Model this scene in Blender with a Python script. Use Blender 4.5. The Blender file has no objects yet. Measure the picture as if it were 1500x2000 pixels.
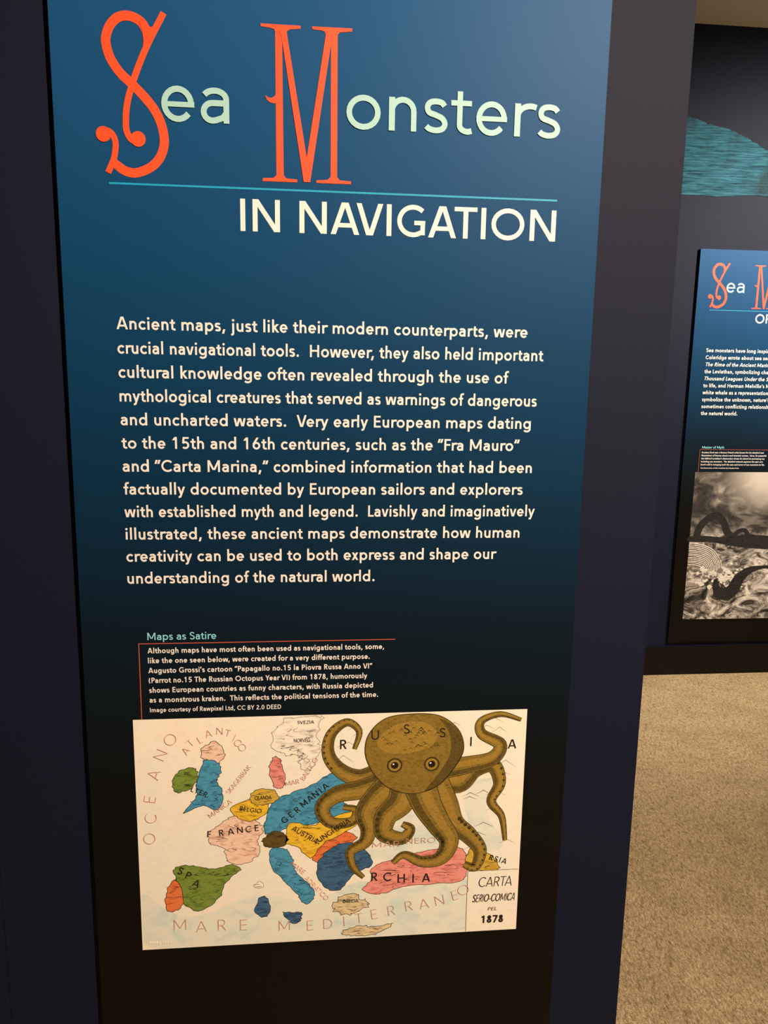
import bpy, math, random
from mathutils import Vector, Matrix

scene = bpy.context.scene
C = scene.collection
R = math.radians

# ------------------------------------------------------------------ camera
FLOOR_TO_RULE = 1.743                 # height of the main panel's blue rule above the carpet
cam_data = bpy.data.cameras.new('camera')
cam = bpy.data.objects.new('camera', cam_data)
C.objects.link(cam)
yaw, pitch, roll = 0.103429978, 0.178883455, 0.0167869703
fw = Vector((math.sin(yaw) * math.cos(pitch), math.cos(yaw) * math.cos(pitch), -math.sin(pitch)))
r0 = Vector((math.cos(yaw), -math.sin(yaw), 0))
u0 = r0.cross(fw)
rt = r0 * math.cos(roll) + u0 * math.sin(roll)
up = u0 * math.cos(roll) - r0 * math.sin(roll)
m = Matrix((rt, up, -fw)).transposed().to_4x4()
m.translation = Vector((0.3268, -1.154, FLOOR_TO_RULE - 0.2405))
cam.matrix_world = m
cam_data.sensor_width = 36.0
cam_data.lens = 1539.72 / 2000 * 36.0
cam_data.clip_start = 0.02
scene.camera = cam

# ------------------------------------------------------------------ view
vs = scene.view_settings
vs.view_transform = 'Standard'
vs.look = 'None'
vs.gamma = 1.0
vs.use_curve_mapping = False
vs.exposure = 0.0

# ------------------------------------------------------------------ world and lamps
world = bpy.data.worlds.new('world')
scene.world = world
world.use_nodes = True
world.node_tree.nodes['Background'].inputs[0].default_value = (1.0, 0.86, 0.68, 1)
world.node_tree.nodes['Background'].inputs[1].default_value = 0.035

def spot(name, loc, target, power, color, size, blend, radius):
    d = bpy.data.lights.new(name, 'SPOT')
    d.energy = power; d.color = color; d.spot_size = R(size); d.spot_blend = blend
    d.shadow_soft_size = radius
    o = bpy.data.objects.new(name, d)
    C.objects.link(o)
    o.location = loc
    o.rotation_euler = (Vector(target) - Vector(loc)).to_track_quat('-Z', 'Y').to_euler()
    return o

WARM = (1.0, 0.82, 0.64)
spot('panel_spotlight', (1.62, -2.05, 2.92), (0.25, 0.0, 0.62), 600, WARM, 80, 0.9, 0.05)
spot('far_panel_spotlight', (3.55, 0.75, 2.92), (2.45, 2.47, 1.42), 640, (1.0, 0.90, 0.78), 79, 0.9, 0.05)
spot('carpet_fill_spot', (2.1, 1.45, 2.98), (1.95, 1.30, 0.0), 130, (1.0, 0.84, 0.66), 95, 1.0, 0.06)  # added fill: unseen spot brightening the carpet between the two walls
pd = bpy.data.lights.new('ceiling_fill', 'POINT')  # added point fill to brighten ceiling and upper far wall; no pendant there
pd.energy = 16; pd.color = (1.0, 0.84, 0.60); pd.shadow_soft_size = 0.08
po = bpy.data.objects.new('ceiling_fill', pd); C.objects.link(po); po.location = (3.3, 1.35, 2.45)

# ------------------------------------------------------------------ materials
def lin(r, g, b):
    f = lambda c: c / 12.92 if c <= 0.04045 else ((c + 0.055) / 1.055) ** 2.4
    return (f(r / 255), f(g / 255), f(b / 255), 1.0)

def new_mat(name, col, rough=0.5, spec=0.5):
    mt = bpy.data.materials.new(name)
    mt.use_nodes = True
    b = mt.node_tree.nodes['Principled BSDF']
    b.inputs['Base Color'].default_value = col
    b.inputs['Roughness'].default_value = rough
    b.inputs['Specular IOR Level'].default_value = spec
    return mt, mt.node_tree, b

def ramp(nt, fac, stops, interp='LINEAR'):
    n = nt.nodes.new('ShaderNodeValToRGB')
    n.color_ramp.interpolation = interp
    el = n.color_ramp.elements
    while len(el) < len(stops):
        el.new(0.5)
    for e, (p, c) in zip(el, stops):
        e.position = p; e.color = c
    nt.links.new(fac, n.inputs[0])
    return n

def coords(nt, scale=(1, 1, 1), rot=(0, 0, 0)):
    t = nt.nodes.new('ShaderNodeTexCoord')
    mp = nt.nodes.new('ShaderNodeMapping')
    mp.inputs['Scale'].default_value = scale
    mp.inputs['Rotation'].default_value = rot
    nt.links.new(t.outputs['Object'], mp.inputs[0])
    return mp.outputs[0]

def noise(nt, vec, scale, detail=3, rough=0.5, dist=0.0):
    n = nt.nodes.new('ShaderNodeTexNoise')
    n.inputs['Scale'].default_value = scale
    n.inputs['Detail'].default_value = detail
    n.inputs['Roughness'].default_value = rough
    n.inputs['Distortion'].default_value = dist
    nt.links.new(vec, n.inputs['Vector'])
    return n

def bump(nt, b, height, strength, dist):
    n = nt.nodes.new('ShaderNodeBump')
    n.inputs['Strength'].default_value = strength
    n.inputs['Distance'].default_value = dist
    nt.links.new(height, n.inputs['Height'])
    nt.links.new(n.outputs[0], b.inputs['Normal'])

def mix(nt, fac, a, b, mode='MIX'):
    n = nt.nodes.new('ShaderNodeMix')
    n.data_type = 'RGBA'; n.blend_type = mode
    for sock, v in ((n.inputs[0], fac), (n.inputs[6], a), (n.inputs[7], b)):
        if isinstance(v, (float, int)):
            sock.default_value = v
        elif isinstance(v, tuple):
            sock.default_value = v
        else:
            nt.links.new(v, sock)
    return n.outputs[2]

MAT = {}

def wall_material():
    mt, nt, b = new_mat('navy_wall_paint', (0.005, 0.008, 0.022, 1), 0.64, 0.17)
    v = coords(nt)
    n = noise(nt, v, 420, 3, 0.6)
    rp = ramp(nt, n.outputs[0], [(0.25, (0.0045, 0.0062, 0.0180, 1)), (0.75, (0.0060, 0.0082, 0.0235, 1))])
    nt.links.new(rp.outputs[0], b.inputs['Base Color'])
    bump(nt, b, n.outputs[0], 0.22, 0.0012)
    return mt
MAT['wall'] = wall_material()

def board_material():
    # printed gradient of the graphic: deep blue at the head running to black at the foot
    mt, nt, b = new_mat('printed_blue_gradient', (0, 0, 0, 1), 0.48, 0.10)
    t = nt.nodes.new('ShaderNodeTexCoord')
    s = nt.nodes.new('ShaderNodeSeparateXYZ')
    nt.links.new(t.outputs['Object'], s.inputs[0])
    d = nt.nodes.new('ShaderNodeMath'); d.operation = 'DIVIDE'
    d.inputs[1].default_value = 1.9
    nt.links.new(s.outputs[2], d.inputs[0])
    rp = ramp(nt, d.outputs[0], [
        (0.00, (0.0058, 0.0040, 0.0014, 1)),
        (0.28, (0.0052, 0.0040, 0.0020, 1)),
        (0.40, (0.0044, 0.0050, 0.0046, 1)),
        (0.52, (0.0032, 0.0098, 0.0170, 1)),
        (0.63, (0.0026, 0.0230, 0.0530, 1)),
        (0.75, (0.0030, 0.0400, 0.1020, 1)),
        (0.88, (0.0060, 0.0600, 0.1600, 1)),
        (1.00, (0.0100, 0.0780, 0.2050, 1))])
    nt.links.new(rp.outputs[0], b.inputs['Base Color'])
    n = noise(nt, t.outputs['Object'], 900, 2, 0.5)
    bump(nt, b, n.outputs[0], 0.12, 0.0006)
    return mt
MAT['board'] = board_material()

def ink(name, rgb, rough=0.5, spec=0.35):
    MAT[name] = new_mat(name, lin(*rgb), rough, spec)[0]
ink('orange_red_ink', (246, 78, 34))
ink('mint_ink', (162, 202, 194))
ink('cream_ink', (232, 222, 213))
ink('cyan_ink', (18, 150, 186))
ink('pale_cyan_ink', (140, 212, 222))
ink('coral_ink', (196, 84, 66))
MAT['black_edge'] = new_mat('black_board_edge', (0.003, 0.003, 0.003, 1), 0.7, 0.2)[0]

def baseboard_material():
    mt, nt, b = new_mat('dark_vinyl_base', (0.004, 0.0026, 0.0012, 1), 0.5, 0.2)
    n = noise(nt, coords(nt), 60, 2)
    bump(nt, b, n.outputs[0], 0.05, 0.002)
    return mt
MAT['base'] = baseboard_material()

def carpet_material():
    mt, nt, b = new_mat('tan_loop_carpet', (0.4, 0.3, 0.2, 1), 0.95, 0.1)
    v = coords(nt, (1, 1, 1), (0, 0, R(-38)))
    vs_ = coords(nt, (1.0, 0.42, 1), (0, 0, R(-38)))
    n1 = noise(nt, vs_, 190, 5, 0.75)
    n2 = noise(nt, v, 7, 4, 0.6)
    n3 = noise(nt, v, 330, 2, 0.6)
    n4 = noise(nt, vs_, 85, 2, 0.5)
    r1 = ramp(nt, n1.outputs[0], [(0.30, lin(104, 84, 58)), (0.44, lin(168, 143, 106)), (0.56, lin(196, 171, 132)), (0.72, lin(232, 210, 172))])
    r2 = ramp(nt, n2.outputs[0], [(0.3, (0.80, 0.79, 0.77, 1)), (0.7, (1.06, 1.06, 1.05, 1))])
    c = mix(nt, 1.0, r1.outputs[0], r2.outputs[0], 'MULTIPLY')
    r3 = ramp(nt, n3.outputs[0], [(0.36, (0.36, 0.35, 0.33, 1)), (0.50, (1.0, 1.0, 1.0, 1))])
    c = mix(nt, 0.8, c, r3.outputs[0], 'MULTIPLY')
    r4 = ramp(nt, n4.outputs[0], [(0.32, (0.6, 0.59, 0.57, 1)), (0.5, (1.0, 1.0, 1.0, 1))])
    c = mix(nt, 0.8, c, r4.outputs[0], 'MULTIPLY')
    nt.links.new(c, b.inputs['Base Color'])
    bump(nt, b, n1.outputs[0], 0.6, 0.005)
    return mt
MAT['carpet'] = carpet_material()

def ceiling_material():
    mt, nt, b = new_mat('beige_ceiling', lin(226, 214, 190), 0.9, 0.1)
    n = noise(nt, coords(nt), 90, 3)
    bump(nt, b, n.outputs[0], 0.2, 0.004)
    return mt
MAT['ceiling'] = ceiling_material()

def decal_material():
    mt, nt, b = new_mat('teal_printed_vinyl', lin(60, 112, 128), 0.7, 0.08)
    v = coords(nt, (1.6, 1, 30), (0, R(5), 0))
    n1 = noise(nt, v, 5.0, 6, 0.75, 0.6)
    n2 = noise(nt, coords(nt), 120, 2, 0.6)
    n3 = noise(nt, coords(nt, (1.6, 1, 1.0)), 4.2, 2, 0.5)
    r1 = ramp(nt, n1.outputs[0], [(0.36, lin(20, 48, 56)), (0.46, lin(34, 78, 92)), (0.6, lin(58, 112, 126))])
    r2 = ramp(nt, n2.outputs[0], [(0.42, lin(34, 38, 38)), (0.6, lin(40, 66, 72))])
    m3 = ramp(nt, n3.outputs[0], [(0.52, (0, 0, 0, 1)), (0.68, (0.8, 0.8, 0.8, 1))])
    c = mix(nt, m3.outputs[0], r1.outputs[0], r2.outputs[0])
    nt.links.new(c, b.inputs['Base Color'])
    return mt
MAT['decal'] = decal_material()

def paper_material():
    mt, nt, b = new_mat('cream_map_paper', lin(250, 236, 214), 0.5, 0.35)
    t = nt.nodes.new('ShaderNodeTexCoord')
    n1 = noise(nt, coords(nt), 9, 3, 0.5)
    n2 = noise(nt, coords(nt), 120, 3, 0.6)
    r1 = ramp(nt, n1.outputs[0], [(0.35, lin(248, 232, 208)), (0.62, lin(240, 232, 214))])
    r2 = ramp(nt, n2.outputs[0], [(0.3, (0.95, 0.94, 0.92, 1)), (0.6, (1, 1, 1, 1))])
    nt.links.new(mix(nt, 1.0, r1.outputs[0], r2.outputs[0], 'MULTIPLY'), b.inputs['Base Color'])
    return mt
MAT['paper'] = paper_material()

def print_tint(name, lo, hi, scale=55, hatch=(1, 1, 3), rot=0.6):
    # hand-tinted lithograph colour: mottled tint with fine engraved streaks
    mt, nt, b = new_mat(name, lin(*hi), 0.5, 0.3)
    n = noise(nt, coords(nt, hatch, (0, rot, 0)), scale, 5, 0.7, 0.8)
    rp = ramp(nt, n.outputs[0], [(0.30, lin(*lo)), (0.52, lin(*hi))])
    nt.links.new(rp.outputs[0], b.inputs['Base Color'])
    MAT[name] = mt
print_tint('olive_print', (84, 66, 22), (138, 110, 42), 190, (1, 1, 2.0))
print_tint('light_olive_print', (118, 94, 34), (160, 126, 52), 190)
print_tint('dark_olive_print', (40, 32, 14), (66, 54, 22), 90)
print_tint('deep_olive_print', (58, 46, 16), (98, 78, 30), 190, (1, 1, 2.0))
print_tint('blue_print', (34, 86, 122), (74, 150, 182))
print_tint('navy_print', (30, 52, 78), (62, 100, 134))
print_tint('green_print', (62, 80, 24), (122, 142, 58))
print_tint('yellow_print', (176, 124, 22), (236, 190, 52))
print_tint('mustard_print', (150, 112, 30), (208, 170, 66))
print_tint('pink_print', (176, 84, 76), (232, 146, 132))
print_tint('rose_print', (198, 132, 112), (242, 206, 178))
print_tint('orange_print', (176, 70, 34), (226, 120, 66))
print_tint('brown_print', (54, 40, 18), (96, 76, 36))
print_tint('sand_print', (150, 128, 92), (222, 198, 156))
print_tint('snow_print', (196, 180, 160), (246, 234, 216), 40)
print_tint('sea_tint', (196, 212, 204), (228, 226, 208), 16, (1, 1, 1.6))
ink('map_black_ink', (34, 26, 20))
ink('map_red_ink', (206, 150, 132))
ink('map_grey_ink', (150, 132, 112))
ink('map_white_ink', (255, 250, 238))

def seascape_material():
    # plain grey stand-in picture: clouded sky over a rough, foaming sea
    mt, nt, b = new_mat('grey_seascape_print', (0.2, 0.2, 0.2, 1), 0.45, 0.4)
    t = nt.nodes.new('ShaderNodeTexCoord')
    s = nt.nodes.new('ShaderNodeSeparateXYZ')
    nt.links.new(t.outputs['Object'], s.inputs[0])
    sky = noise(nt, coords(nt, (1, 1, 1.5), (0, R(-25), 0)), 7, 7, 0.62, 0.9)
    sky_c = ramp(nt, sky.outputs[0], [(0.33, lin(22, 19, 17)), (0.48, lin(62, 56, 50)), (0.60, lin(118, 109, 99)), (0.72, lin(176, 164, 150))])
    foam = noise(nt, coords(nt, (1, 1, 1.6), (0, R(20), 0)), 9, 9, 0.72, 1.6)
    foam_c = ramp(nt, foam.outputs[0], [(0.36, lin(18, 16, 14)), (0.45, lin(64, 58, 52)), (0.53, lin(150, 140, 128)), (0.64, lin(226, 214, 198))])
    # horizon split by height inside the print
    wob = noise(nt, t.outputs['Object'], 12, 3, 0.6)
    ad = nt.nodes.new('ShaderNodeMath'); ad.operation = 'MULTIPLY_ADD'
    ad.inputs[1].default_value = 0.10
    nt.links.new(wob.outputs[0], ad.inputs[0]); nt.links.new(s.outputs[2], ad.inputs[2])
    mr = nt.nodes.new('ShaderNodeMapRange')
    mr.inputs[1].default_value = 0.465; mr.inputs[2].default_value = 0.525
    nt.links.new(ad.outputs[0], mr.inputs[0])
    c = mix(nt, mr.outputs[0], foam_c.outputs[0], sky_c.outputs[0])
    # bright break in the clouds to the right
    g = nt.nodes.new('ShaderNodeTexGradient'); g.gradient_type = 'SPHERICAL'
    mp = nt.nodes.new('ShaderNodeMapping')
    mp.inputs['Location'].default_value = (-1.45, 0, -3.25)
    mp.inputs['Scale'].default_value = (3.9, 1, 4.4)
    nt.links.new(t.outputs['Object'], mp.inputs[0]); nt.links.new(mp.outputs[0], g.inputs[0])
    gg = ramp(nt, g.outputs[0], [(0.05, (0, 0, 0, 1)), (0.75, (0.85, 0.85, 0.85, 1))])
    c = mix(nt, gg.outputs[0], c, lin(206, 194, 176))
    nt.links.new(c, b.inputs['Base Color'])
    return mt
MAT['seascape'] = seascape_material()
print_tint('charcoal_print', (14, 12, 10), (42, 38, 34), 40)
print_tint('foam_print', (120, 112, 102), (226, 215, 198), 60)
print_tint('grey_print', (66, 60, 54), (128, 119, 108), 60)

# ------------------------------------------------------------------ mesh helpers
class MB:
    def __init__(self):
        self.v = []; self.f = []; self.mi = []
    def face(self, pts, mi=0):
        i = len(self.v)
        self.v += [tuple(p) for p in pts]
        self.f.append(tuple(range(i, i + len(pts)))); self.mi.append(mi)
    def flat(self, pts, y, mi=0):
        self.face([(x, y, z) for x, z in pts], mi)
    def strip(self, pts, widths, y, closed=False, mi=0):
        n = len(pts)
        if not isinstance(widths, (list, tuple)):
            widths = [widths] * n
        L = []; Rr = []
        for i in range(n):
            a = pts[i - 1] if (i > 0 or closed) else pts[i]
            b = pts[(i + 1) % n] if (i < n - 1 or closed) else pts[i]
            p = pts[i]
            d1 = (p[0] - a[0], p[1] - a[1]); d2 = (b[0] - p[0], b[1] - p[1])
            l1 = math.hypot(*d1); l2 = math.hypot(*d2)
            if l1 < 1e-12: d1, l1 = d2, l2
            if l2 < 1e-12: d2, l2 = d1, l1
            if l1 < 1e-12: d1 = d2 = (1, 0); l1 = l2 = 1
            n1 = (-d1[1] / l1, d1[0] / l1); n2 = (-d2[1] / l2, d2[0] / l2)
            mx, mz = n1[0] + n2[0], n1[1] + n2[1]
            ml = math.hypot(mx, mz)
            if ml < 1e-6: mx, mz, ml = n1[0], n1[1], 1
            mx /= ml; mz /= ml
            k = widths[i] / 2 / max(0.35, mx * n1[0] + mz * n1[1])
            L.append((p[0] + mx * k, p[1] + mz * k)); Rr.append((p[0] - mx * k, p[1] - mz * k))
        for i in range(n if closed else n - 1):
            j = (i + 1) % n
            self.flat([Rr[i], Rr[j], L[j], L[i]], y, mi)
    def disc(self, c, r, y, n=20, mi=0, ry=None):
        ry = ry or r
        self.flat([(c[0] + r * math.cos(2 * math.pi * k / n), c[1] + ry * math.sin(2 * math.pi * k / n)) for k in range(n)], y, mi)
    def box(self, lo, hi, mi=0):
        x0, y0, z0 = lo; x1, y1, z1 = hi
        P = [(x0, y0, z0), (x1, y0, z0), (x1, y1, z0), (x0, y1, z0), (x0, y0, z1), (x1, y0, z1), (x1, y1, z1), (x0, y1, z1)]
        i = len(self.v); self.v += P
        for q in ((0, 3, 2, 1), (4, 5, 6, 7), (0, 1, 5, 4), (1, 2, 6, 5), (2, 3, 7, 6), (3, 0, 4, 7)):
            self.f.append(tuple(i + k for k in q)); self.mi.append(mi)
    def prism(self, pts, y_front, y_back, mi=0):
        n = len(pts); i = len(self.v)
        self.v += [(x, y_front, z) for x, z in pts] + [(x, y_back, z) for x, z in pts]
        self.f.append(tuple(range(i, i + n))); self.mi.append(mi)
        self.f.append(tuple(range(i + 2 * n - 1, i + n - 1, -1))); self.mi.append(mi)
        for k in range(n):
            j = (k + 1) % n
            self.f.append((i + k, i + n + k, i + n + j, i + j)); self.mi.append(mi)
    def build(self, name, mats, parent=None, loc=None):
        me = bpy.data.meshes.new(name)
        me.from_pydata(self.v, [], self.f)
        if not isinstance(mats, (list, tuple)): mats = [mats]
        for mt in mats: me.materials.append(MAT[mt] if isinstance(mt, str) else mt)
        me.polygons.foreach_set('material_index', self.mi)
        me.update()
        o = bpy.data.objects.new(name, me)
        C.objects.link(o)
        if parent: o.parent = parent
        if loc: o.location = loc
        return o

def arc(cx, cy, rx, ry, a0, a1, n=None):
    n = n or max(4, int(abs(a1 - a0) / 15))
    return [(cx + rx * math.cos(R(a0 + (a1 - a0) * k / n)), cy + ry * math.sin(R(a0 + (a1 - a0) * k / n))) for k in range(n + 1)]

def catmull(pts, sub=6, closed=False):
    out = []; n = len(pts)
    for i in range(n if closed else n - 1):
        g = lambda k: pts[k % n] if closed else pts[min(max(k, 0), n - 1)]
        p0, p1, p2, p3 = g(i - 1), g(i), g(i + 1), g(i + 2)
        for s in range(sub):
            t = s / sub
            out.append(tuple(0.5 * (2 * b + (c - a) * t + (2 * a - 5 * b + 4 * c - d) * t * t + (3 * b - a - 3 * c + d) * t ** 3)
                             for a, b, c, d in zip(p0, p1, p2, p3)))
    if not closed: out.append(tuple(pts[-1]))
    return out

# ------------------------------------------------------------------ humanist-geometric lettering drawn stroke by stroke
XH, CH, AH, DH, OV = 480, 708, 748, -205, 9

def glyph(ch, s):
    """advance, list of ('s', pts, width, closed) strokes or ('p', pts) fills, in 1/1000 em"""
    h = s / 2; out = []
    def S(pts, closed=False, w=None): out.append(('s', pts, w or s, closed))
    def P(pts): out.append(('p', pts))
    def leg(xa, ya, xb, yb, w=None):
        k = (w or s) / 2 * math.hypot(xb - xa, yb - ya) / abs(yb - ya)
        P([(xa - k, ya), (xa + k, ya), (xb + k, yb), (xb - k, yb)])
    def bar(x0, x1, y, w=None):
        k = (w or s * 0.92) / 2
        P([(x0, y - k), (x1, y - k), (x1, y + k), (x0, y + k)])
    def stem(x, y0, y1): P([(x - h, y0), (x + h, y0), (x + h, y1), (x - h, y1)])
    def dot(x, y, r=None):
        r = r or s * 0.62
        P([(x + r * math.cos(k * math.pi / 8), y + r * math.sin(k * math.pi / 8)) for k in range(16)])
    def ell(x0, x1, y0, y1): S(arc((x0 + x1) / 2, (y0 + y1) / 2, (x1 - x0) / 2 - h, (y1 - y0) / 2 - h, 0, 345, 23), True)
    def arch(xl, xr, top=XH, drop=200, foot=0):
        cy = top - drop
        S(arc((xl + xr) / 2, cy, (xr - xl) / 2, drop + OV - h, 172, 0, 11) + [(xr, foot)])
    def ess(x0, x1, H):
        L, Rr, mm = x0 + h, x1 - h, (x0 + x1) / 2
        T, B = H + OV - h, -OV + h; wd = (x1 - x0) / 344
        pts = [(Rr - 10 * wd, .80 * H), (mm + 82 * wd, T - .035 * H), (mm, T), (mm - 82 * wd, T - .04 * H), (L + 12, .755 * H), (mm - 92 * wd, .60 * H), (mm, .525 * H),
               (mm + 92 * wd, .43 * H), (Rr, .265 * H), (mm + 92 * wd, B + .045 * H), (mm, B), (mm - 86 * wd, B + .04 * H), (L, .185 * H)]
        S(catmull(pts, 4))
    c = ch
    if c == ' ': return 262, out
    if c == 'o': ell(42, 520, -OV, XH + OV); return 562, out
    if c in 'eé':
        cx, cy, rx, ry = 262, XH / 2, 220 - h, XH / 2 + OV - h
        S(arc(cx, cy, rx, ry, 2, 322, 22)); bar(cx - rx, cx + rx + h, cy - 4, s * 0.86)
        if c == 'é': leg(250, XH + 70, 330, XH + 200)
        return 522, out
    if c == 'c': S(arc(272, XH / 2, 230 - h, XH / 2 + OV - h, 42, 318, 19)); return 462, out
    if c == 'a':
        x = 428 - h
        S(arc((78 + x) / 2, XH - 150, (x - 78) / 2, 150 + OV - h, 152, 0, 11) + [(x, 0)])
        top = XH * .575; bt = -OV + h; cy = (top + bt) / 2; ry = (top - bt) / 2; L = 40 + h
        S([(x, top), (L + 118, top)] + arc(L + 118, cy, 118, ry, 90, 270, 10) + [(L + 165, bt + 8), (x - 45, bt + 45), (x, bt + 110)])
        return 492, out
    if c == 'n': stem(68 + h, 0, XH); arch(68 + h, 455 - h); return 520, out
    if c == 'h': stem(68 + h, 0, AH); arch(68 + h, 455 - h); return 520, out
    if c == 'm':
        stem(68 + h, 0, XH); a = 68 + h; b = 750 - h; q = (a + b) / 2
        arch(a, q); arch(q, b); return 816, out
    if c == 'r':
        stem(68 + h, 0, XH)
        S(arc(68 + h + 180, XH - 190, 180, 190 + OV - h, 172, 62, 8)); return 338, out
    if c == 'u':
        x0, x1 = 64 + h, 450 - h
        S([(x0, XH)] + arc((x0 + x1) / 2, 200, (x1 - x0) / 2, 200 + OV - h, 180, 352, 11)); stem(x1, 0, XH); return 518, out
    if c in 'bp':
        stem(68 + h, 0 if c == 'b' else DH, AH if c == 'b' else XH); ell(68, 532, -OV, XH + OV); return 574, out
    if c in 'dq':
        stem(506 - h, 0 if c == 'd' else DH, AH if c == 'd' else XH); ell(42, 506, -OV, XH + OV); return 574, out
    if c == 'g':
        x = 506 - h; ell(42, 506, -OV, XH + OV)
        S([(x, XH), (x, -20)] + arc(x / 2 + 42, -20, x / 2 - 42, 195 - h, 0, -148, 12)); return 574, out
    if c == 'i': stem(68 + h, 0, XH); dot(68 + h, XH + 165); return 136 + s, out
    if c == 'l': stem(68 + h, 0, AH); return 136 + s, out
    if c == 'j':
        x = 68 + h; S([(x, XH), (x, -80), (x - 18, -150), (x - 62, -190 + h * .4), (x - 120, -186 + h * .4)]); dot(x, XH + 165); return 136 + s, out
    if c == 'k':
        stem(68 + h, 0, AH); leg(118 + h * .5, 235, 380, XH); leg(400, 0, 190, 290); return 456, out
    if c == 's': ess(28, 372, XH); return 402, out
    if c == 't':
        x = 92 + h; S([(x, XH + 128), (x, 130)] + arc(x + 118, 128, 118, 128 + OV - h, 180, 275, 8) + [(x + 172, -OV + h + 14)])
        bar(10, 300, XH - h * .95); return 322, out
    if c == 'f':
        x = 92 + h; S([(x, 0), (x, AH - 150)] + arc(x + 118, AH - 140, 118, 140 + OV - h, 180, 82, 8) + [(x + 178, AH + OV - h - 8)])
        bar(8, 282, XH - h * .95); return 290, out
    if c == 'v': k = h * 1.06; leg(232 - h * .3, 0, 14 + k, XH); leg(232 + h * .3, 0, 450 - k, XH); return 462, out
    if c == 'y':
        k = h * 1.06; leg(236 - h * .2, 0, 14 + k, XH); leg(232 + h * .2 - 90 * .92, DH + 30, 454 - k, XH)
        S([(176, DH + 60), (140, DH + h), (70, DH + h)], w=s * .95); return 462, out
    if c == 'w':
        k = h * 1.05; leg(188 - h * .3, 0, 14 + k, XH); leg(188 + h * .3, 0, 354 - h * .3, XH)
        leg(520 - h * .3, 0, 354 + h * .3, XH); leg(520 + h * .3, 0, 694 - k, XH); return 708, out
    if c == 'x': k = h * 1.2; leg(14 + k, 0, 408 - k, XH); leg(422 - k, 0, 22 + k, XH); return 436, out
    if c == 'z':
        bar(40, 388, XH - h * .92); bar(34, 396, h * .92); leg(34 + s * .62, s * .6, 388 - s * .62, XH - s * .6); return 428, out
    # capitals
    if c == 'A':
        w = 650; k = h * 1.1; leg(12 + k, 0, w / 2 - h * .35, CH); leg(w - 12 - k, 0, w / 2 + h * .35, CH); bar(165, w - 165, 205); return w + 4, out
    if c == 'B':
        stem(78 + h, 0, CH)
        S([(78 + h, CH - h), (300, CH - h)] + arc(300, CH * .75 + 2, 150 - h + 30, CH * .25 - h + 2, 90, -90, 12) + [(78 + h, CH * .52)])
        S([(78 + h, CH * .52), (310, CH * .52)] + arc(310, CH * .26 + h * .3, 190 - h + 18, CH * .26 - h * .7, 90, -90, 12) + [(78 + h, h)]); return 560, out
    if c == 'C': S(arc(402, CH / 2, 358 - h, CH / 2 + OV - h, 44, 316, 22)); return 690, out
    if c == 'D':
        stem(80 + h, 0, CH); S([(80 + h, CH - h), (300, CH - h)] + arc(300, CH / 2, 345 - h, CH / 2 - h, 90, -90, 16) + [(80 + h, h)]); return 690, out
    if c == 'E': stem(78 + h, 0, CH); bar(78, 470, CH - h * .92); bar(78, 448, CH * .52); bar(78, 482, h * .92); return 524, out
    if c == 'F': stem(78 + h, 0, CH); bar(78, 464, CH - h * .92); bar(78, 436, CH * .5); return 494, out
    if c == 'G':
        S(arc(398, CH / 2, 354 - h, CH / 2 + OV - h, 46, 304, 22) + [(665 - h, 96), (665 - h, 330)]); bar(425, 665, 330 - h * .3); return 742, out
    if c == 'H': stem(80 + h, 0, CH); stem(636 - h, 0, CH); bar(80, 636, CH * .52); return 716, out
    if c == 'I': stem(78 + h, 0, CH); return 156 + s, out
    if c == 'J': S([(330 - h, CH), (330 - h, 180)] + arc(180, 180, 150 - h, 190 - h, 0, -150, 10)); return 410, out
    if c == 'K': stem(80 + h, 0, CH); leg(150, 320, 520, CH); leg(560, 0, 240, 400); return 600, out
    if c == 'L': stem(78 + h, 0, CH); bar(78, 440, h * .92); return 462, out
    if c == 'M':
        stem(82 + h, 0, CH); stem(788 - h, 0, CH); leg(435 - h * .3, 120, 82 + h * 1.1, CH); leg(435 + h * .3, 120, 788 - h * 1.1, CH); return 870, out
    if c == 'N': stem(80 + h, 0, CH); stem(668 - h, 0, CH); leg(668 - h * 1.2, 0, 80 + h * 1.2, CH); return 748, out
    if c == 'O': ell(44, 796, -OV, CH + OV); return 840, out
    if c == 'P':
        stem(78 + h, 0, CH); S([(78 + h, CH - h), (300, CH - h)] + arc(300, CH * .71, 206 - h, CH * .29 - h, 90, -90, 14) + [(78 + h, CH * .42)]); return 536, out
    if c == 'R':
        stem(78 + h, 0, CH); S([(78 + h, CH - h), (300, CH - h)] + arc(300, CH * .72, 200 - h, CH * .28 - h, 90, -90, 14) + [(78 + h, CH * .44)])
        leg(545 - h * 1.2, 0, 300, CH * .46); return 574, out
    if c == 'S': ess(36, 470, CH); return 510, out
    if c == 'T': stem(268, 0, CH); bar(14, 522, CH - h * .92); return 536, out
    if c == 'U':
        x0, x1 = 76 + h, 620 - h
        S([(x0, CH)] + arc((x0 + x1) / 2, 262, (x1 - x0) / 2, 262 + OV - h, 180, 360, 16) + [(x1, CH)]); return 696, out
    if c == 'V': k = h * 1.1; leg(302 - h * .35, 0, 10 + k, CH); leg(302 + h * .35, 0, 596 - k, CH); return 604, out
    if c == 'W':
        k = h; leg(232, 0, 10 + k, CH); leg(232, 0, 452, CH); leg(672, 0, 452, CH); leg(672, 0, 894 - k, CH); return 904, out
    if c == 'X': leg(20 + h, 0, 560 - h, CH); leg(570 - h, 0, 30 + h, CH); return 590, out
    if c == 'Y': stem(296, 0, 310); leg(296, 290, 10 + h * 1.2, CH); leg(296, 290, 582 - h * 1.2, CH); return 592, out
    if c == 'Z': bar(50, 540, CH - h * .92); bar(40, 550, h * .92); leg(100, s * .6, 480, CH - s * .6); return 590, out
    # figures
    if c == '0': ell(44, 512, -OV, CH + OV); return 556, out
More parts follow.
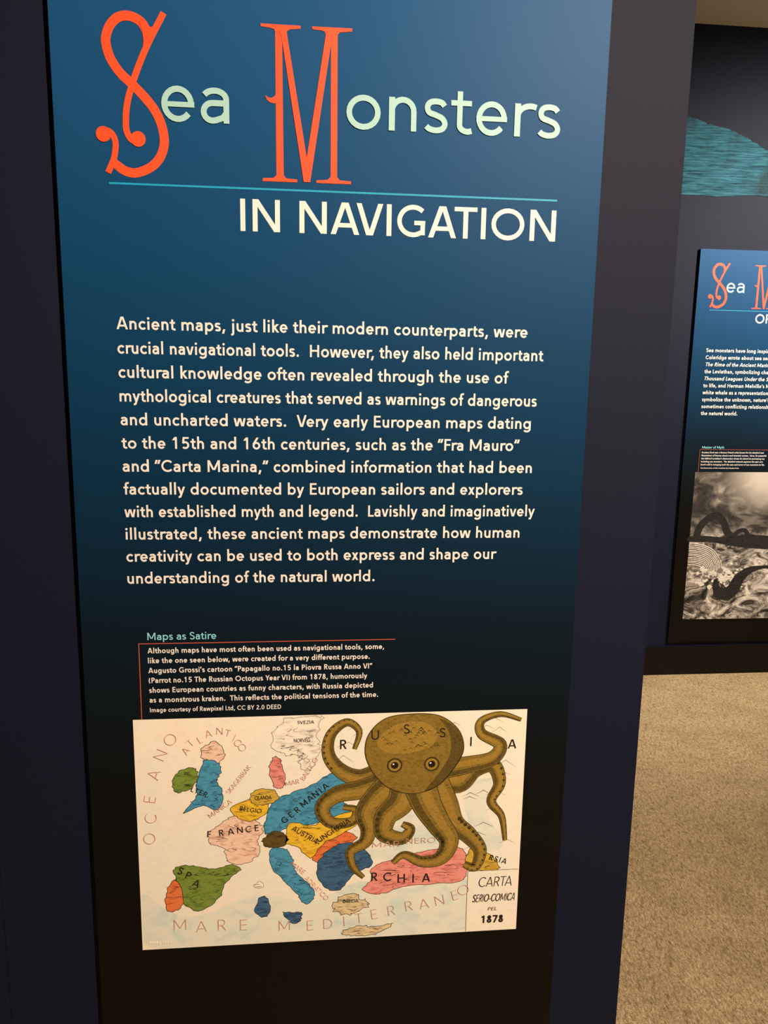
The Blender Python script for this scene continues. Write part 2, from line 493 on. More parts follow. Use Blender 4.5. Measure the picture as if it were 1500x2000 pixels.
    if c == '1': stem(300, 0, CH); leg(150, CH - 190, 290, CH); return 556, out
    if c == '2':
        S(arc(272, CH - 205, 190 - h, 205 + OV - h, 165, -30, 14) + [(70 + s * .5, s * .7)]); bar(52, 500, h * .92); return 556, out
    if c == '3': S(arc(260, CH * .75, 175 - h, CH * .25 + OV - h, 150, -80, 12)); S(arc(260, CH * .27, 210 - h, CH * .27 + OV - h, 82, -150, 14)); return 556, out
    if c == '4': stem(380, 0, CH); leg(60 + h, 190, 370, CH); bar(40, 520, 190); return 556, out
    if c == '5': bar(130, 470, CH - h * .92); leg(95 + h, 330, 130 + h, CH); S([(95 + h, 350)] + arc(270, 225, 222 - h, 232 - h, 118, -140, 18)); return 556, out
    if c == '6':
        S(arc(282, 220, 222 - h, 228 - h, 0, 345, 22), True); leg(120, 330, 350, CH); return 556, out
    if c == '7': bar(50, 505, CH - h * .92); leg(190, 0, 460, CH - s * .5); return 556, out
    if c == '8': S(arc(278, CH * .755, 172 - h, CH * .245 + OV - h, 0, 345, 20), True); S(arc(278, CH * .275, 215 - h, CH * .275 + OV - h, 0, 345, 22), True); return 556, out
    if c == '9': S(arc(274, CH - 220, 222 - h, 228 - h, 0, 345, 22), True); leg(206, 0, 436, CH - 330); return 556, out
    # marks
    if c == '.': dot(139, s * .6, s * .66); return 278, out
    if c == ',': leg(90, -130, 160, s * 1.1); return 278, out
    if c == '’': leg(70, CH - 230, 130, CH + 5); return 210, out
    if c == '“': leg(50, CH - 230, 120, CH + 5); leg(210, CH - 230, 280, CH + 5); return 330, out
    if c == '”': leg(60, CH - 230, 130, CH + 5); leg(220, CH - 230, 290, CH + 5); return 350, out
    if c == '(': S(arc(330, 300, 250, 450, 130, 230, 10)); return 290, out
    if c == ')': S(arc(-40, 300, 250, 450, 50, -50, 10)); return 290, out
    if c == '-': bar(40, 290, 240); return 330, out
    return 300, out

KERN = {'AV': -95, 'VA': -95, 'AT': -80, 'TA': -80, 'VI': -10, 'rs': 22, 'Ve': -60, 'Ye': -80, 'r,': -50, 'y,': -40, 'w,': -40, 'La': -20, 'ry': -5, 'Fr': -30, 'rt': -6, 'GA': -20, 'NA': -10, 'Th': -10, 'Pa': -30}

def text_shapes(txt, s, track=0):
    x = 0; res = []; prev = ''
    for ch in txt:
        adv, sh = glyph(ch, s)
        x += KERN.get(prev + ch, 0)
        res.append((x, sh)); x += adv + track; prev = ch
    xs = []
    for ox, sh in res:
        for q in sh:
            e = q[2] / 2 if q[0] == 's' else 0
            for p in q[1]: xs += [ox + p[0] - e, ox + p[0] + e]
    return res, min(xs), max(xs)

def put_text(mb, txt, x, z, em, s, y, fit=None, shear=0.0, angle=0.0, track=0, mi=0, center=False):
    """ink starts at x on baseline z; fit = x where the ink of the line ends"""
    res, x0, x1 = text_shapes(txt, s, track)
    k = em / 1000
    kx = (fit - x) / (x1 - x0) if fit is not None else k
    ca, sa = math.cos(angle), math.sin(angle)
    off = -(x1 - x0) / 2 * kx if center else 0
    def T(ox, p):
        a = (ox + p[0] - x0) * kx + p[1] * k * shear + off; b = p[1] * k
        return (x + a * ca - b * sa, z + a * sa + b * ca)
    for ox, sh in res:
        for lay, q in enumerate(sh):
            yy = y - 0.000012 * lay          # keeps overlapping strokes of one letter from sharing a plane
            if q[0] == 'p':
                mb.flat([T(ox, p) for p in q[1]], yy, mi)
            else:
                mb.strip([T(ox, p) for p in q[1]], q[2] * k, yy, q[3], mi)

# ------------------------------------------------------------------ tagging
def tag(o, label=None, cat=None, group=None, kind=None):
    if label: o['label'] = label
    if cat: o['category'] = cat
    if group: o['group'] = group
    if kind: o['kind'] = kind
    return o

def empty(name, loc):
    o = bpy.data.objects.new(name, None)
    o.empty_display_size = 0.1
    C.objects.link(o); o.location = loc
    return o

# ------------------------------------------------------------------ the room
T_BOARD = 0.012
FAR_Y = 2.484
CEIL = 3.022

def structure(name, lo, hi, mat, label=None, cat=None):
    mb = MB(); mb.box(lo, hi)
    o = mb.build(name, mat)
    tag(o, label, cat, kind='structure')
    return o

structure('floor', (-3.0, -4.5, -0.05), (6.0, FAR_Y + 0.2, 0.0), 'carpet', 'tan looped carpet floor running to the far wall', 'floor')
structure('ceiling', (-3.0, -4.5, CEIL), (6.0, FAR_Y + 0.2, CEIL + 0.08), 'ceiling', 'beige ceiling above the far wall', 'ceiling')
structure('wall_front', (-0.1455, T_BOARD, 0.0), (0.8765, T_BOARD + 0.14, CEIL), 'wall', 'navy painted wall end carrying the big map panel', 'wall')
structure('wall_left', (-3.0, T_BOARD + 0.0012, 0.0), (-0.1455, T_BOARD + 0.14, CEIL), 'wall', 'navy wall set back left of the big map panel', 'wall')
structure('wall_back', (-3.0, FAR_Y, 0.0), (6.0, FAR_Y + 0.14, CEIL), 'wall', 'dark far wall with the second panel and teal graphic', 'wall')
bb = MB()
bb.prism([(0, 0), (5.4, 0), (5.4, 0.147), (0, 0.147)], 0.0, 0.010)
o = bb.build('baseboard_back', 'base', loc=(0.6, FAR_Y - 0.010, 0.0))
tag(o, 'dark brown baseboard along the foot of the far wall', 'baseboard', kind='structure')

# ------------------------------------------------------------------ title design shared by both panels (rule height = 0)
S_loop = [(0.1237, 0.1892), (0.1184, 0.1991), (0.1095, 0.205), (0.0982, 0.2072), (0.0867, 0.2039), (0.0773, 0.1946), (0.0718, 0.182), (0.0713, 0.1723), (0.0746, 0.1585), (0.0809, 0.1469), (0.0896, 0.136), (0.1029, 0.1243), (0.1163, 0.1115), (0.1297, 0.0956), (0.1379, 0.0792), (0.1419, 0.0604), (0.1403, 0.0456), (0.1334, 0.0317), (0.1212, 0.021), (0.1033, 0.0142), (0.0893, 0.0163), (0.0802, 0.0222), (0.0756, 0.0249)]
S_thin = [(0.1461, 0.2129), (0.1408, 0.2035), (0.1329, 0.1897), (0.125, 0.1752), (0.1169, 0.1586), (0.11, 0.143), (0.103, 0.1251), (0.0971, 0.1073), (0.0939, 0.0917), (0.0926, 0.0738), (0.0942, 0.0639), (0.0991, 0.0562), (0.1072, 0.0538)]
S_foot = [(0.067, 0.0132), (0.0715, 0.0224), (0.0754, 0.0316), (0.0778, 0.043), (0.0782, 0.052), (0.0751, 0.0608), (0.0693, 0.0656), (0.0635, 0.0653)]
S_fill1 = [(0.114, 0.2031), (0.1201, 0.1992), (0.1246, 0.1959), (0.1297, 0.1949), (0.1343, 0.1971), (0.1385, 0.2018), (0.1328, 0.1864), (0.1219, 0.1686), (0.1168, 0.1564), (0.1193, 0.1782), (0.1182, 0.1889)]
S_fill2 = [(0.0753, 0.044), (0.0809, 0.0442), (0.0791, 0.034), (0.0798, 0.0273), (0.082, 0.0234), (0.08, 0.0177), (0.0768, 0.0192), (0.0736, 0.0189), (0.07, 0.0161), (0.0671, 0.0166)]
M_polys = [
 [(0.2713, 0.2074), (0.3242, 0.2074), (0.3238, 0.2037), (0.3094, 0.2022), (0.3056, 0.1993), (0.2904, 0.1985), (0.289, 0.2016), (0.2824, 0.2031), (0.2716, 0.204)],
 [(0.2904, 0.2006), (0.2994, 0.2006), (0.3006, 0.0165), (0.2908, 0.0161)],
 [(0.2962, 0.2009), (0.3051, 0.2014), (0.332, 0.0424), (0.358, 0.2011), (0.3646, 0.2015), (0.3646, 0.1876), (0.3367, 0.0112), (0.3279, 0.0112), (0.2993, 0.1894)],
 [(0.3646, 0.2026), (0.3734, 0.203), (0.3736, 0.017), (0.3648, 0.0167)],
 [(0.3394, 0.2075), (0.3929, 0.2079), (0.3927, 0.2041), (0.3766, 0.2022), (0.3734, 0.1993), (0.3577, 0.1984), (0.3562, 0.2019), (0.351, 0.2034), (0.3397, 0.2042)],
 [(0.2724, 0.0142), (0.2866, 0.015), (0.2908, 0.0185), (0.3006, 0.0189), (0.3044, 0.0149), (0.3192, 0.014), (0.3188, 0.0104), (0.2718, 0.0103)],
 [(0.3454, 0.0142), (0.3604, 0.0151), (0.3648, 0.019), (0.3736, 0.0193), (0.3774, 0.0153), (0.3929, 0.0144), (0.3927, 0.0107), (0.3451, 0.0107)],
 [(0.2907, 0.1223), (0.2896, 0.119), (0.2851, 0.1164), (0.2805, 0.1169), (0.2764, 0.1194), (0.2787, 0.1141), (0.2827, 0.111), (0.2874, 0.1099), (0.2915, 0.1101)]]

ZR = 1.628                 # rule height above the panel's bottom edge
P_W, P_H = 0.750, 1.901    # board size
Y1, Y2, Y3, Y4 = -T_BOARD - 0.0004, -T_BOARD - 0.0007, -T_BOARD - 0.0010, -T_BOARD - 0.0013

def up_z(pts): return [(x, z + ZR) for x, z in pts]

def board_part(parent):
    mb = MB()
    mb.box((0, -T_BOARD, 0), (P_W, 0, P_H), 1)
    # printed face is the first material, edges are black
    mb.mi[2] = 0
    return mb.build('board', ['board', 'black_edge'], parent)

def initials_part(parent):
    mb = MB()
    w = 0.0118
    mb.strip(catmull(up_z(S_loop), 5), w, Y1)
    mb.strip(catmull(up_z(S_thin), 5), 0.0082, Y2)
    mb.strip(catmull(up_z(S_foot), 5), 0.0078, Y2)
    mb.disc((0.1079, 0.057 + ZR), 0.0098, Y3); mb.disc((0.0631, 0.0614 + ZR), 0.0098, Y3)
    mb.flat(up_z(S_fill1), Y3); mb.flat(up_z(S_fill2), Y3)
    tag(mb.build('initial_lettering', 'orange_red_ink', parent), 'tall ornate orange-red S')
    mb = MB()
    for i, p in enumerate(M_polys):
        mb.flat(up_z(p), Y1 if i in (1, 3) else (Y2 if i != 2 else Y3))
    tag(mb.build('initial_lettering', 'orange_red_ink', parent), 'tall ornate orange-red M')

def title_part(parent):
    mb = MB()
    put_text(mb, 'ea', 0.1393, 0.0812 + ZR, 0.0905, 84, Y4, fit=0.2289)
    tag(mb.build('title_lettering', 'mint_ink', parent), 'pale mint letters ea')
    mb = MB()
    put_text(mb, 'onsters', 0.3854, 0.0825 + ZR, 0.0895, 84, Y4, fit=0.6859)
    tag(mb.build('title_lettering', 'mint_ink', parent), 'pale mint letters onsters')

def rule_part(parent):
    mb = MB(); mb.flat([(0.0674, ZR - 0.0013), (0.6868, ZR - 0.0013), (0.6868, ZR + 0.0013), (0.0674, ZR + 0.0013)], Y1)
    return mb.build('title_rule', 'cyan_ink', parent)

# ------------------------------------------------------------------ main panel
main = empty('info_panel', (0.0, T_BOARD - 0.0004, FLOOR_TO_RULE - ZR))
tag(main, 'tall blue-to-black text panel headed in navigation with a colourful map print, on the near wall', 'panel', 'exhibition text panels')
board_part(main); initials_part(main); title_part(main); rule_part(main)

for word, xa, xb in (('IN', 0.2411, 0.2951), ('NAVIGATION', 0.3219, 0.6868)):
    mb = MB()
    put_text(mb, word, xa, -0.0558 + ZR, 0.0597, 106, Y1, fit=xb)
    mb.build('subtitle_lettering', 'cream_ink', main)

body = ['Ancient maps, just like their modern counterparts, were',
        'crucial navigational tools.  However, they also held important',
        'cultural knowledge often revealed through the use of',
        'mythological creatures that served as warnings of dangerous',
        'and uncharted waters.  Very early European maps dating',
        'to the 15th and 16th centuries, such as the “Fra Mauro”',
        'and “Carta Marina,” combined information that had been',
        'factually documented by European sailors and explorers',
        'with established myth and legend.  Lavishly and imaginatively',
        'illustrated, these ancient maps demonstrate how human',
        'creativity can be used to both express and shape our',
        'understanding of the natural world.']
fits = [0.6529, 0.6797, 0.6291, 0.6719, 0.6646, 0.649, 0.6696, 0.657, 0.6774, 0.6554, 0.622, 0.4339]
mb = MB()
for i, (ln, fx) in enumerate(zip(body, fits)):
    put_text(mb, ln, 0.0693, -0.1916 - 0.03319 * i + ZR, 0.0240, 112, Y1, fit=fx)
mb.build('body_text', 'cream_ink', main)

mb = MB(); put_text(mb, 'Maps as Satire', 0.0948, -0.644 + ZR, 0.0162, 95, Y1, fit=0.1958)
mb.build('caption_heading', 'pale_cyan_ink', main)
mb = MB()
mb.flat([(0.0812, -0.6503 + ZR), (0.4673, -0.6503 + ZR), (0.4673, -0.6491 + ZR), (0.0812, -0.6491 + ZR)], Y1)
mb.flat([(0.0812, -0.7704 + ZR), (0.0824, -0.7704 + ZR), (0.0824, -0.6503 + ZR), (0.0812, -0.6503 + ZR)], Y1)
mb.build('caption_rule', 'coral_ink', main)
cap = ['Although maps have most often been used as navigational tools, some,',
       'like the one seen below, were created for a very different purpose.',
       'Augusto Grossi’s cartoon “Papagallo no.15 la Piovra Russa Anno VI”',
       '(Parrot no.15 The Russian Octopus Year VI) from 1878, humorously',
       'shows European countries as funny characters, with Russia depicted',
       'as a monstrous kraken.  This reflects the political tensions of the time.']
cfit = [0.4502, 0.4282, 0.4323, 0.4246, 0.4338, 0.4421]
mb = MB()
for i, (ln, fx) in enumerate(zip(cap, cfit)):
    put_text(mb, ln, 0.0943, -0.6648 - 0.01566 * i + ZR, 0.0119, 122, Y1, fit=fx)
mb.build('caption_text', 'cream_ink', main)
mb = MB(); put_text(mb, 'Image courtesy of Rawpixel Ltd, CC BY 2.0 DEED', 0.0943, -0.7587 + ZR, 0.0101, 115, Y1, fit=0.2919)
mb.build('credit_text', 'cream_ink', main)

# ------------------------------------------------------------------ map print on the main panel (plain stand-in picture)
MX0, MX1, MZ1, MZ0 = 0.0685, 0.6820, -0.7704 + ZR, -1.1651 + ZR
MWd, MHt = MX1 - MX0, MZ1 - MZ0
def uv(u, v): return (MX0 + u * MWd, MZ1 - v * MHt)
def ym(k): return -T_BOARD - 0.0003 - 0.00006 * k
mb = MB(); mb.flat([uv(0, 1), uv(1, 1), uv(1, 0), uv(0, 0)], ym(0))
mp = mb.build('map_print', 'paper', main)
tag(mp, 'cream map print with an olive octopus and coloured lands')

rng = random.Random(7)
def blob(pts, jit=0.006, sub=6):
    cl = catmull(pts, sub, True)
    return [(min(.997, max(.003, u + rng.uniform(-jit, jit))), min(.997, max(.003, v + rng.uniform(-jit, jit)))) for u, v in cl]

def sea(name, pts, k=1):
    mb = MB(); mb.flat([uv(*p) for p in blob(pts, 0.004)], ym(k))
    return mb.build(name, 'sea_tint', mp)
sea('sea_wash', [(0.0, 0.75), (0.12, 0.86), (0.3, 0.78), (0.44, 0.82), (0.56, 0.74), (0.7, 0.78), (0.85, 0.74), (0.858, 0.99), (0.6, 0.997), (0.3, 0.997), (0.02, 0.99)])
sea('sea_wash', [(0.55, 0.50), (0.61, 0.44), (0.70, 0.43), (0.76, 0.52), (0.80, 0.60), (0.72, 0.64), (0.62, 0.64), (0.565, 0.60)])
sea('sea_wash', [(0.845, 0.36), (0.88, 0.30), (0.925, 0.31), (0.905, 0.40), (0.91, 0.48), (0.945, 0.55), (0.95, 0.61), (0.90, 0.62), (0.86, 0.52)])

def land(pts, mat, k=2, hatch=8, jit=0.003, edge=0.0009):
    cl = blob(pts, jit)
    P = [uv(*p) for p in cl]
    mb = MB(); mb.flat(P, ym(k), 0); mb.strip(P, edge, ym(k) - 0.00002, True, 1)
    cu = sum(p[0] for p in pts) / len(pts); cv = sum(p[1] for p in pts) / len(pts)
    for q in range(hatch * 2):      # engraved hill strokes inside the patch
        a = cl[rng.randrange(len(cl))]
        t0 = rng.uniform(.30, .6); t1 = t0 + rng.uniform(.15, .3)
        pth = [(cu + (a[0] - cu) * (t0 + (t1 - t0) * s / 4) + 0.008 * math.sin(s * 1.4 + q), cv + (a[1] - cv) * (t0 + (t1 - t0) * s / 4)) for s in range(5)]
        mb.strip([uv(*p) for p in pth], [0.0002, 0.0006, 0.0008, 0.0005, 0.0002], ym(k) - 0.000022, False, 1)
    return mb.build('land_patch', [mat, 'map_black_ink'], mp)

# northern lands
land([(0.345, 0.06), (0.40, 0.005), (0.47, 0.01), (0.455, 0.08), (0.46, 0.15), (0.43, 0.24), (0.405, 0.17), (0.375, 0.16), (0.345, 0.13)], 'snow_print', 2, 14, 0.009, 0.0006)
land([(0.335, 0.20), (0.352, 0.17), (0.366, 0.21), (0.372, 0.29), (0.352, 0.31), (0.338, 0.27)], 'pink_print', 2, 2)
# islands to the west
land([(0.165, 0.13), (0.20, 0.10), (0.222, 0.15), (0.205, 0.19), (0.17, 0.18)], 'rose_print', 2, 3)
land([(0.17, 0.18), (0.205, 0.19), (0.212, 0.23), (0.20, 0.27), (0.215, 0.32), (0.205, 0.39), (0.16, 0.37), (0.115, 0.40), (0.15, 0.33), (0.15, 0.27)], 'blue_print', 3, 7)
land([(0.09, 0.27), (0.11, 0.22), (0.145, 0.21), (0.155, 0.25), (0.135, 0.295), (0.10, 0.31)], 'green_print', 2, 4)
# the continent
land([(0.285, 0.34), (0.30, 0.31), (0.345, 0.315), (0.355, 0.35), (0.33, 0.375), (0.29, 0.37)], 'mustard_print', 3, 3)
land([(0.235, 0.385), (0.285, 0.35), (0.325, 0.37), (0.322, 0.42), (0.28, 0.445), (0.25, 0.425)], 'yellow_print', 2, 4)
land([(0.175, 0.50), (0.21, 0.45), (0.245, 0.42), (0.30, 0.45), (0.315, 0.49), (0.30, 0.53), (0.31, 0.59), (0.27, 0.63), (0.225, 0.62), (0.215, 0.56), (0.185, 0.54)], 'rose_print', 1, 8, 0.005, 0.0008)
land([(0.325, 0.43), (0.345, 0.36), (0.39, 0.33), (0.44, 0.30), (0.50, 0.25), (0.535, 0.30), (0.52, 0.37), (0.545, 0.42), (0.47, 0.46), (0.39, 0.48), (0.345, 0.50), (0.318, 0.50)], 'blue_print', 2, 12)
land([(0.315, 0.53), (0.345, 0.495), (0.378, 0.52), (0.37, 0.56), (0.325, 0.565)], 'brown_print', 3, 3)
land([(0.375, 0.545), (0.385, 0.46), (0.44, 0.475), (0.50, 0.44), (0.55, 0.42), (0.565, 0.46), (0.54, 0.50), (0.47, 0.56), (0.44, 0.62), (0.405, 0.57)], 'yellow_print', 3, 10)
land([(0.435, 0.60), (0.47, 0.545), (0.52, 0.51), (0.56, 0.545), (0.50, 0.585), (0.465, 0.65)], 'orange_print', 2, 4)
land([(0.455, 0.66), (0.48, 0.595), (0.53, 0.56), (0.575, 0.585), (0.60, 0.66), (0.555, 0.70), (0.515, 0.77), (0.47, 0.75)], 'navy_print', 3, 9)
# southern peninsulas and islands
land([(0.335, 0.575), (0.37, 0.575), (0.39, 0.62), (0.40, 0.68), (0.435, 0.74), (0.45, 0.79), (0.425, 0.83), (0.40, 0.775), (0.365, 0.715), (0.335, 0.65)], 'blue_print', 2, 8)
land([(0.087, 0.64), (0.135, 0.63), (0.185, 0.65), (0.235, 0.635), (0.255, 0.66), (0.22, 0.71), (0.20, 0.78), (0.15, 0.835), (0.11, 0.80), (0.10, 0.72)], 'green_print', 2, 12)
land([(0.065, 0.75), (0.085, 0.69), (0.103, 0.73), (0.106, 0.80), (0.085, 0.83), (0.065, 0.82)], 'orange_print', 3, 3)
land([(0.293, 0.855), (0.305, 0.79), (0.325, 0.79), (0.332, 0.85), (0.315, 0.88)], 'navy_print', 2, 3)
land([(0.365, 0.865), (0.395, 0.865), (0.415, 0.87), (0.41, 0.905), (0.39, 0.915)], 'navy_print', 2, 3)
land([(0.29, 0.735), (0.305, 0.715), (0.315, 0.735), (0.303, 0.748)], 'snow_print', 2, 1, 0.002, 0.0005)
land([(0.50, 0.83), (0.535, 0.795), (0.58, 0.82), (0.585, 0.855), (0.545, 0.885), (0.505, 0.87)], 'sand_print', 2, 7, 0.008)
land([(0.52, 0.97), (0.56, 0.945), (0.61, 0.95), (0.66, 0.94), (0.62, 0.985), (0.555, 0.99)], 'sand_print', 2, 5, 0.004)
land([(0.60, 0.68), (0.65, 0.645), (0.72, 0.62), (0.80, 0.60), (0.845, 0.62), (0.855, 0.70), (0.84, 0.76), (0.76, 0.765), (0.68, 0.775), (0.62, 0.80), (0.575, 0.78), (0.60, 0.73)], 'pink_print', 2, 16)
land([(0.855, 0.64), (0.88, 0.60), (0.905, 0.63), (0.935, 0.67), (0.94, 0.715), (0.865, 0.705)], 'mustard_print', 3, 4)

# faint mountain marks on the eastern ground
mb = MB()
for q in range(70):
    u = rng.uniform(0.45, 0.965); v = rng.uniform(0.03, 0.62)
    if 0.57 < u < 0.84 and v > 0.05 and rng.random() < 0.8: continue
    if u < 0.56 and v > 0.2: continue
    w = rng.uniform(0.012, 0.03); hh = w * rng.uniform(.6, 1.1)
    mb.strip([uv(u - w, v + hh * .5), uv(u - w * .4, v), uv(u, v - hh * .5), uv(u + w * .5, v + hh * .1), uv(u + w, v + hh * .6)], [0.0003, .0007, .0009, .0007, .0003], ym(1))
tag(mb.build('mountain_marks', 'map_grey_ink', mp), kind='stuff')

# octopus: plain domed body with eight arms
YO = ym(5)
def tube(mb, pts, w0, w1, k, suckers=0, sub=8):
    c = catmull([uv(*p) for p in pts], sub)
    n = len(c)
    wd = [(w0 + (w1 - w0) * (i / (n - 1)) ** 0.75) for i in range(n)]
    mb.strip(c, [x + 0.0022 for x in wd], ym(k), False, 2)
    mb.strip(c, wd, ym(k) - 0.00002, False, 0)
    hl = []
    for i in range(n):
        a = c[max(i - 1, 0)]; b = c[min(i + 1, n - 1)]
        d = math.hypot(b[0] - a[0], b[1] - a[1]) or 1
        nx, nz = -(b[1] - a[1]) / d, (b[0] - a[0]) / d
        hl.append((nx, nz))
    mb.strip([(p[0] + q[0] * w * .12, p[1] + q[1] * w * .12) for p, q, w in zip(c, hl, wd)], [w * .36 for w in wd], ym(k) - 0.000026, False, 1)
    mb.strip([(p[0] - q[0] * w * .33, p[1] - q[1] * w * .33) for p, q, w in zip(c, hl, wd)], [w * .26 for w in wd], ym(k) - 0.00003, False, 3)
    if suckers:
        s = -1 if suckers < 0 else 1
        for i in range(n // 3, n - 3, 2):
            q = hl[i]; w = wd[i]
            mb.disc((c[i][0] + s * q[0] * w * .36, c[i][1] + s * q[1] * w * .36), w * .11, ym(k) - 0.00004, 8, 2)
mb = MB()
arms = [
 ([(0.62, 0.25), (0.565, 0.275), (0.515, 0.24), (0.484, 0.17), (0.490, 0.085), (0.53, 0.035), (0.562, 0.075), (0.550, 0.15)], 0.034, 0.005, 1),
 ([(0.64, 0.29), (0.57, 0.325), (0.505, 0.345), (0.468, 0.40), (0.490, 0.465), (0.545, 0.465), (0.556, 0.415), (0.522, 0.40)], 0.040, 0.007, -1),
 ([(0.665, 0.28), (0.61, 0.36), (0.580, 0.43), (0.590, 0.50), (0.580, 0.56), (0.543, 0.60), (0.55, 0.67), (0.578, 0.72)], 0.048, 0.005, -1),
 ([(0.690, 0.30), (0.672, 0.39), (0.635, 0.45), (0.632, 0.525), (0.678, 0.55), (0.700, 0.51), (0.678, 0.485)], 0.056, 0.008, -1),
 ([(0.765, 0.28), (0.825, 0.31), (0.865, 0.255), (0.915, 0.24), (0.935, 0.32), (0.915, 0.40), (0.945, 0.47), (0.957, 0.58)], 0.044, 0.005, 1),
 ([(0.77, 0.25), (0.845, 0.235), (0.912, 0.21), (0.932, 0.15), (0.882, 0.10), (0.880, 0.045), (0.93, 0.018), (0.985, 0.045)], 0.036, 0.004, 0),
 ([(0.750, 0.28), (0.790, 0.40), (0.815, 0.49), (0.858, 0.55), (0.890, 0.62), (0.878, 0.695), (0.848, 0.68)], 0.052, 0.009, 1),
 ([(0.715, 0.28), (0.742, 0.40), (0.775, 0.49), (0.805, 0.57), (0.785, 0.645), (0.735, 0.660), (0.685, 0.625), (0.655, 0.66)], 0.058, 0.006, -1),
]
for i, (pts, w0, w1, sk) in enumerate(arms):
    tube(mb, pts, w0, w1, 5 + i * 0.9, sk)
KH = 13
headp = catmull([(0.578, 0.165), (0.588, 0.085), (0.630, 0.022), (0.700, 0.006), (0.770, 0.018), (0.820, 0.080), (0.835, 0.165), (0.812, 0.245), (0.775, 0.315), (0.735, 0.345), (0.70, 0.352), (0.665, 0.340), (0.630, 0.310), (0.596, 0.245)], 8, True)
hp = [uv(*p) for p in headp]
mb.flat(hp, ym(KH), 0); mb.strip(hp, 0.0014, ym(KH) - 0.00002, True, 2)
hc = catmull([(0.608, 0.12), (0.65, 0.055), (0.72, 0.040), (0.765, 0.09), (0.745, 0.15), (0.68, 0.175), (0.63, 0.165)], 6, True)
mb.flat([uv(*p) for p in hc], ym(KH) - 0.00003, 1)
side = catmull([(0.835, 0.165), (0.812, 0.245), (0.775, 0.315), (0.735, 0.343), (0.770, 0.27), (0.800, 0.18), (0.795, 0.09), (0.770, 0.03), (0.818, 0.080)], 6, True)
mb.flat([uv(*p) for p in side], ym(KH) - 0.00002, 3)
for q in range(44):
    a = rng.uniform(0, 2 * math.pi); r = rng.uniform(0, 1) ** .5
    u = 0.705 + 0.085 * r * math.cos(a); v = 0.118 + 0.05 * r * math.sin(a)
    mb.strip([uv(u - .006, v), uv(u, v - .008), uv(u + .006, v)], [.0003, .0011, .0003], ym(KH) - 0.00004, False, 2)
oct_ = mb.build('octopus_drawing', ['olive_print', 'light_olive_print', 'dark_olive_print', 'deep_olive_print'], mp)
for eu in (0.655, 0.752):
    mb = MB(); c = uv(eu, 0.225)
    mb.disc(c, 0.0125, ym(14), 20, 0); mb.disc(c, 0.0098, ym(14) - .00001, 20, 1); mb.disc((c[0], c[1]), 0.006, ym(14) - .00002, 18, 2)
    mb.disc((c[0] - .002, c[1] + .002), 0.0014, ym(14) - .00003, 8, 3)
    mb.build('octopus_eye', ['dark_olive_print', 'light_olive_print', 'map_black_ink', 'map_white_ink'], mp)

# lettering on the map
YL = ym(16)
def along(mb, word, us, em, s, angs=None, up=0):
    for i, ch in enumerate(word):
        u, v = us[i]
        a = angs[i] if angs else 0
        x, z = uv(u, v)
        dz = -em * .354 * math.cos(a); dx = em * .354 * math.sin(a)
        put_text(mb, ch, x + dx, z + dz, em, s, YL, angle=a, center=True)
mb = MB(); along(mb, 'OCEANO', [(0.029, 0.503), (0.034, 0.416), (0.034, 0.333), (0.046, 0.229), (0.064, 0.148), (0.089, 0.085)], 0.025, 40, [R(88), R(84), R(80), R(72), R(64), R(52)])
mb.build('sea_lettering', 'map_red_ink', mp)
mb = MB(); along(mb, 'ATLANTICO', [(0.126, 0.134), (0.138, 0.101), (0.162, 0.089), (0.183, 0.065), (0.211, 0.055), (0.231, 0.065), (0.247, 0.085), (0.255, 0.107), (0.266, 0.127)], 0.016, 50, [R(a) for a in (52, 40, 28, 14, -2, -14, -28, -40, -50)])
mb.build('sea_lettering', 'map_red_ink', mp)
mb = MB(); along(mb, 'MARE', [(0.098, 0.892), (0.153, 0.905), (0.206, 0.903), (0.262, 0.908)], 0.027, 40)
mb.build('sea_lettering', 'map_red_ink', mp)
mb = MB(); along(mb, 'MEDITERRANEO', [(0.369, 0.921), (0.437, 0.927), (0.484, 0.924), (0.527, 0.917), (0.567, 0.906), (0.608, 0.891), (0.654, 0.878), (0.701, 0.861), (0.742, 0.855), (0.784, 0.842), (0.826, 0.822), (0.848, 0.80)][:12], 0.025, 42, [R(a) for a in (0, 2, 2, 4, 6, 8, 9, 10, 10, 12, 16, 20)])
mb.build('sea_lettering', 'map_red_ink', mp)
mb = MB(); put_text(mb, 'MAR', *uv(0.60, 0.585), 0.0135, 60, YL, fit=uv(0.672, 0)[0], track=60)
mb.build('sea_lettering', 'map_red_ink', mp)
mb = MB(); put_text(mb, 'NERO', *uv(0.69, 0.575), 0.0135, 60, YL, fit=uv(0.768, 0)[0], track=60)
mb.build('sea_lettering', 'map_red_ink', mp)
mb = MB(); put_text(mb, 'MARE', *uv(0.384, 0.645), 0.011, 60, YL, angle=R(-42))
mb.build('sea_lettering', 'map_red_ink', mp)
mb = MB(); put_text(mb, 'ADRIATICO', *uv(0.421, 0.712), 0.011, 60, YL, angle=R(-50))
mb.build('sea_lettering', 'map_red_ink', mp)
mb = MB(); put_text(mb, 'MAR', *uv(0.375, 0.298), 0.011, 60, YL, angle=R(10))
mb.build('sea_lettering', 'map_red_ink', mp)
mb = MB(); put_text(mb, 'BALTICO', *uv(0.422, 0.278), 0.011, 60, YL, angle=R(58))
mb.build('sea_lettering', 'map_red_ink', mp)
mb = MB(); put_text(mb, 'SKAGERRAK', *uv(0.232, 0.325), 0.0105, 60, YL, angle=R(52))
mb.build('sea_lettering', 'map_red_ink', mp)
mb = MB(); put_text(mb, 'MANICA', *uv(0.183, 0.425), 0.0115, 60, YL, angle=R(36))
mb.build('sea_lettering', 'map_red_ink', mp)

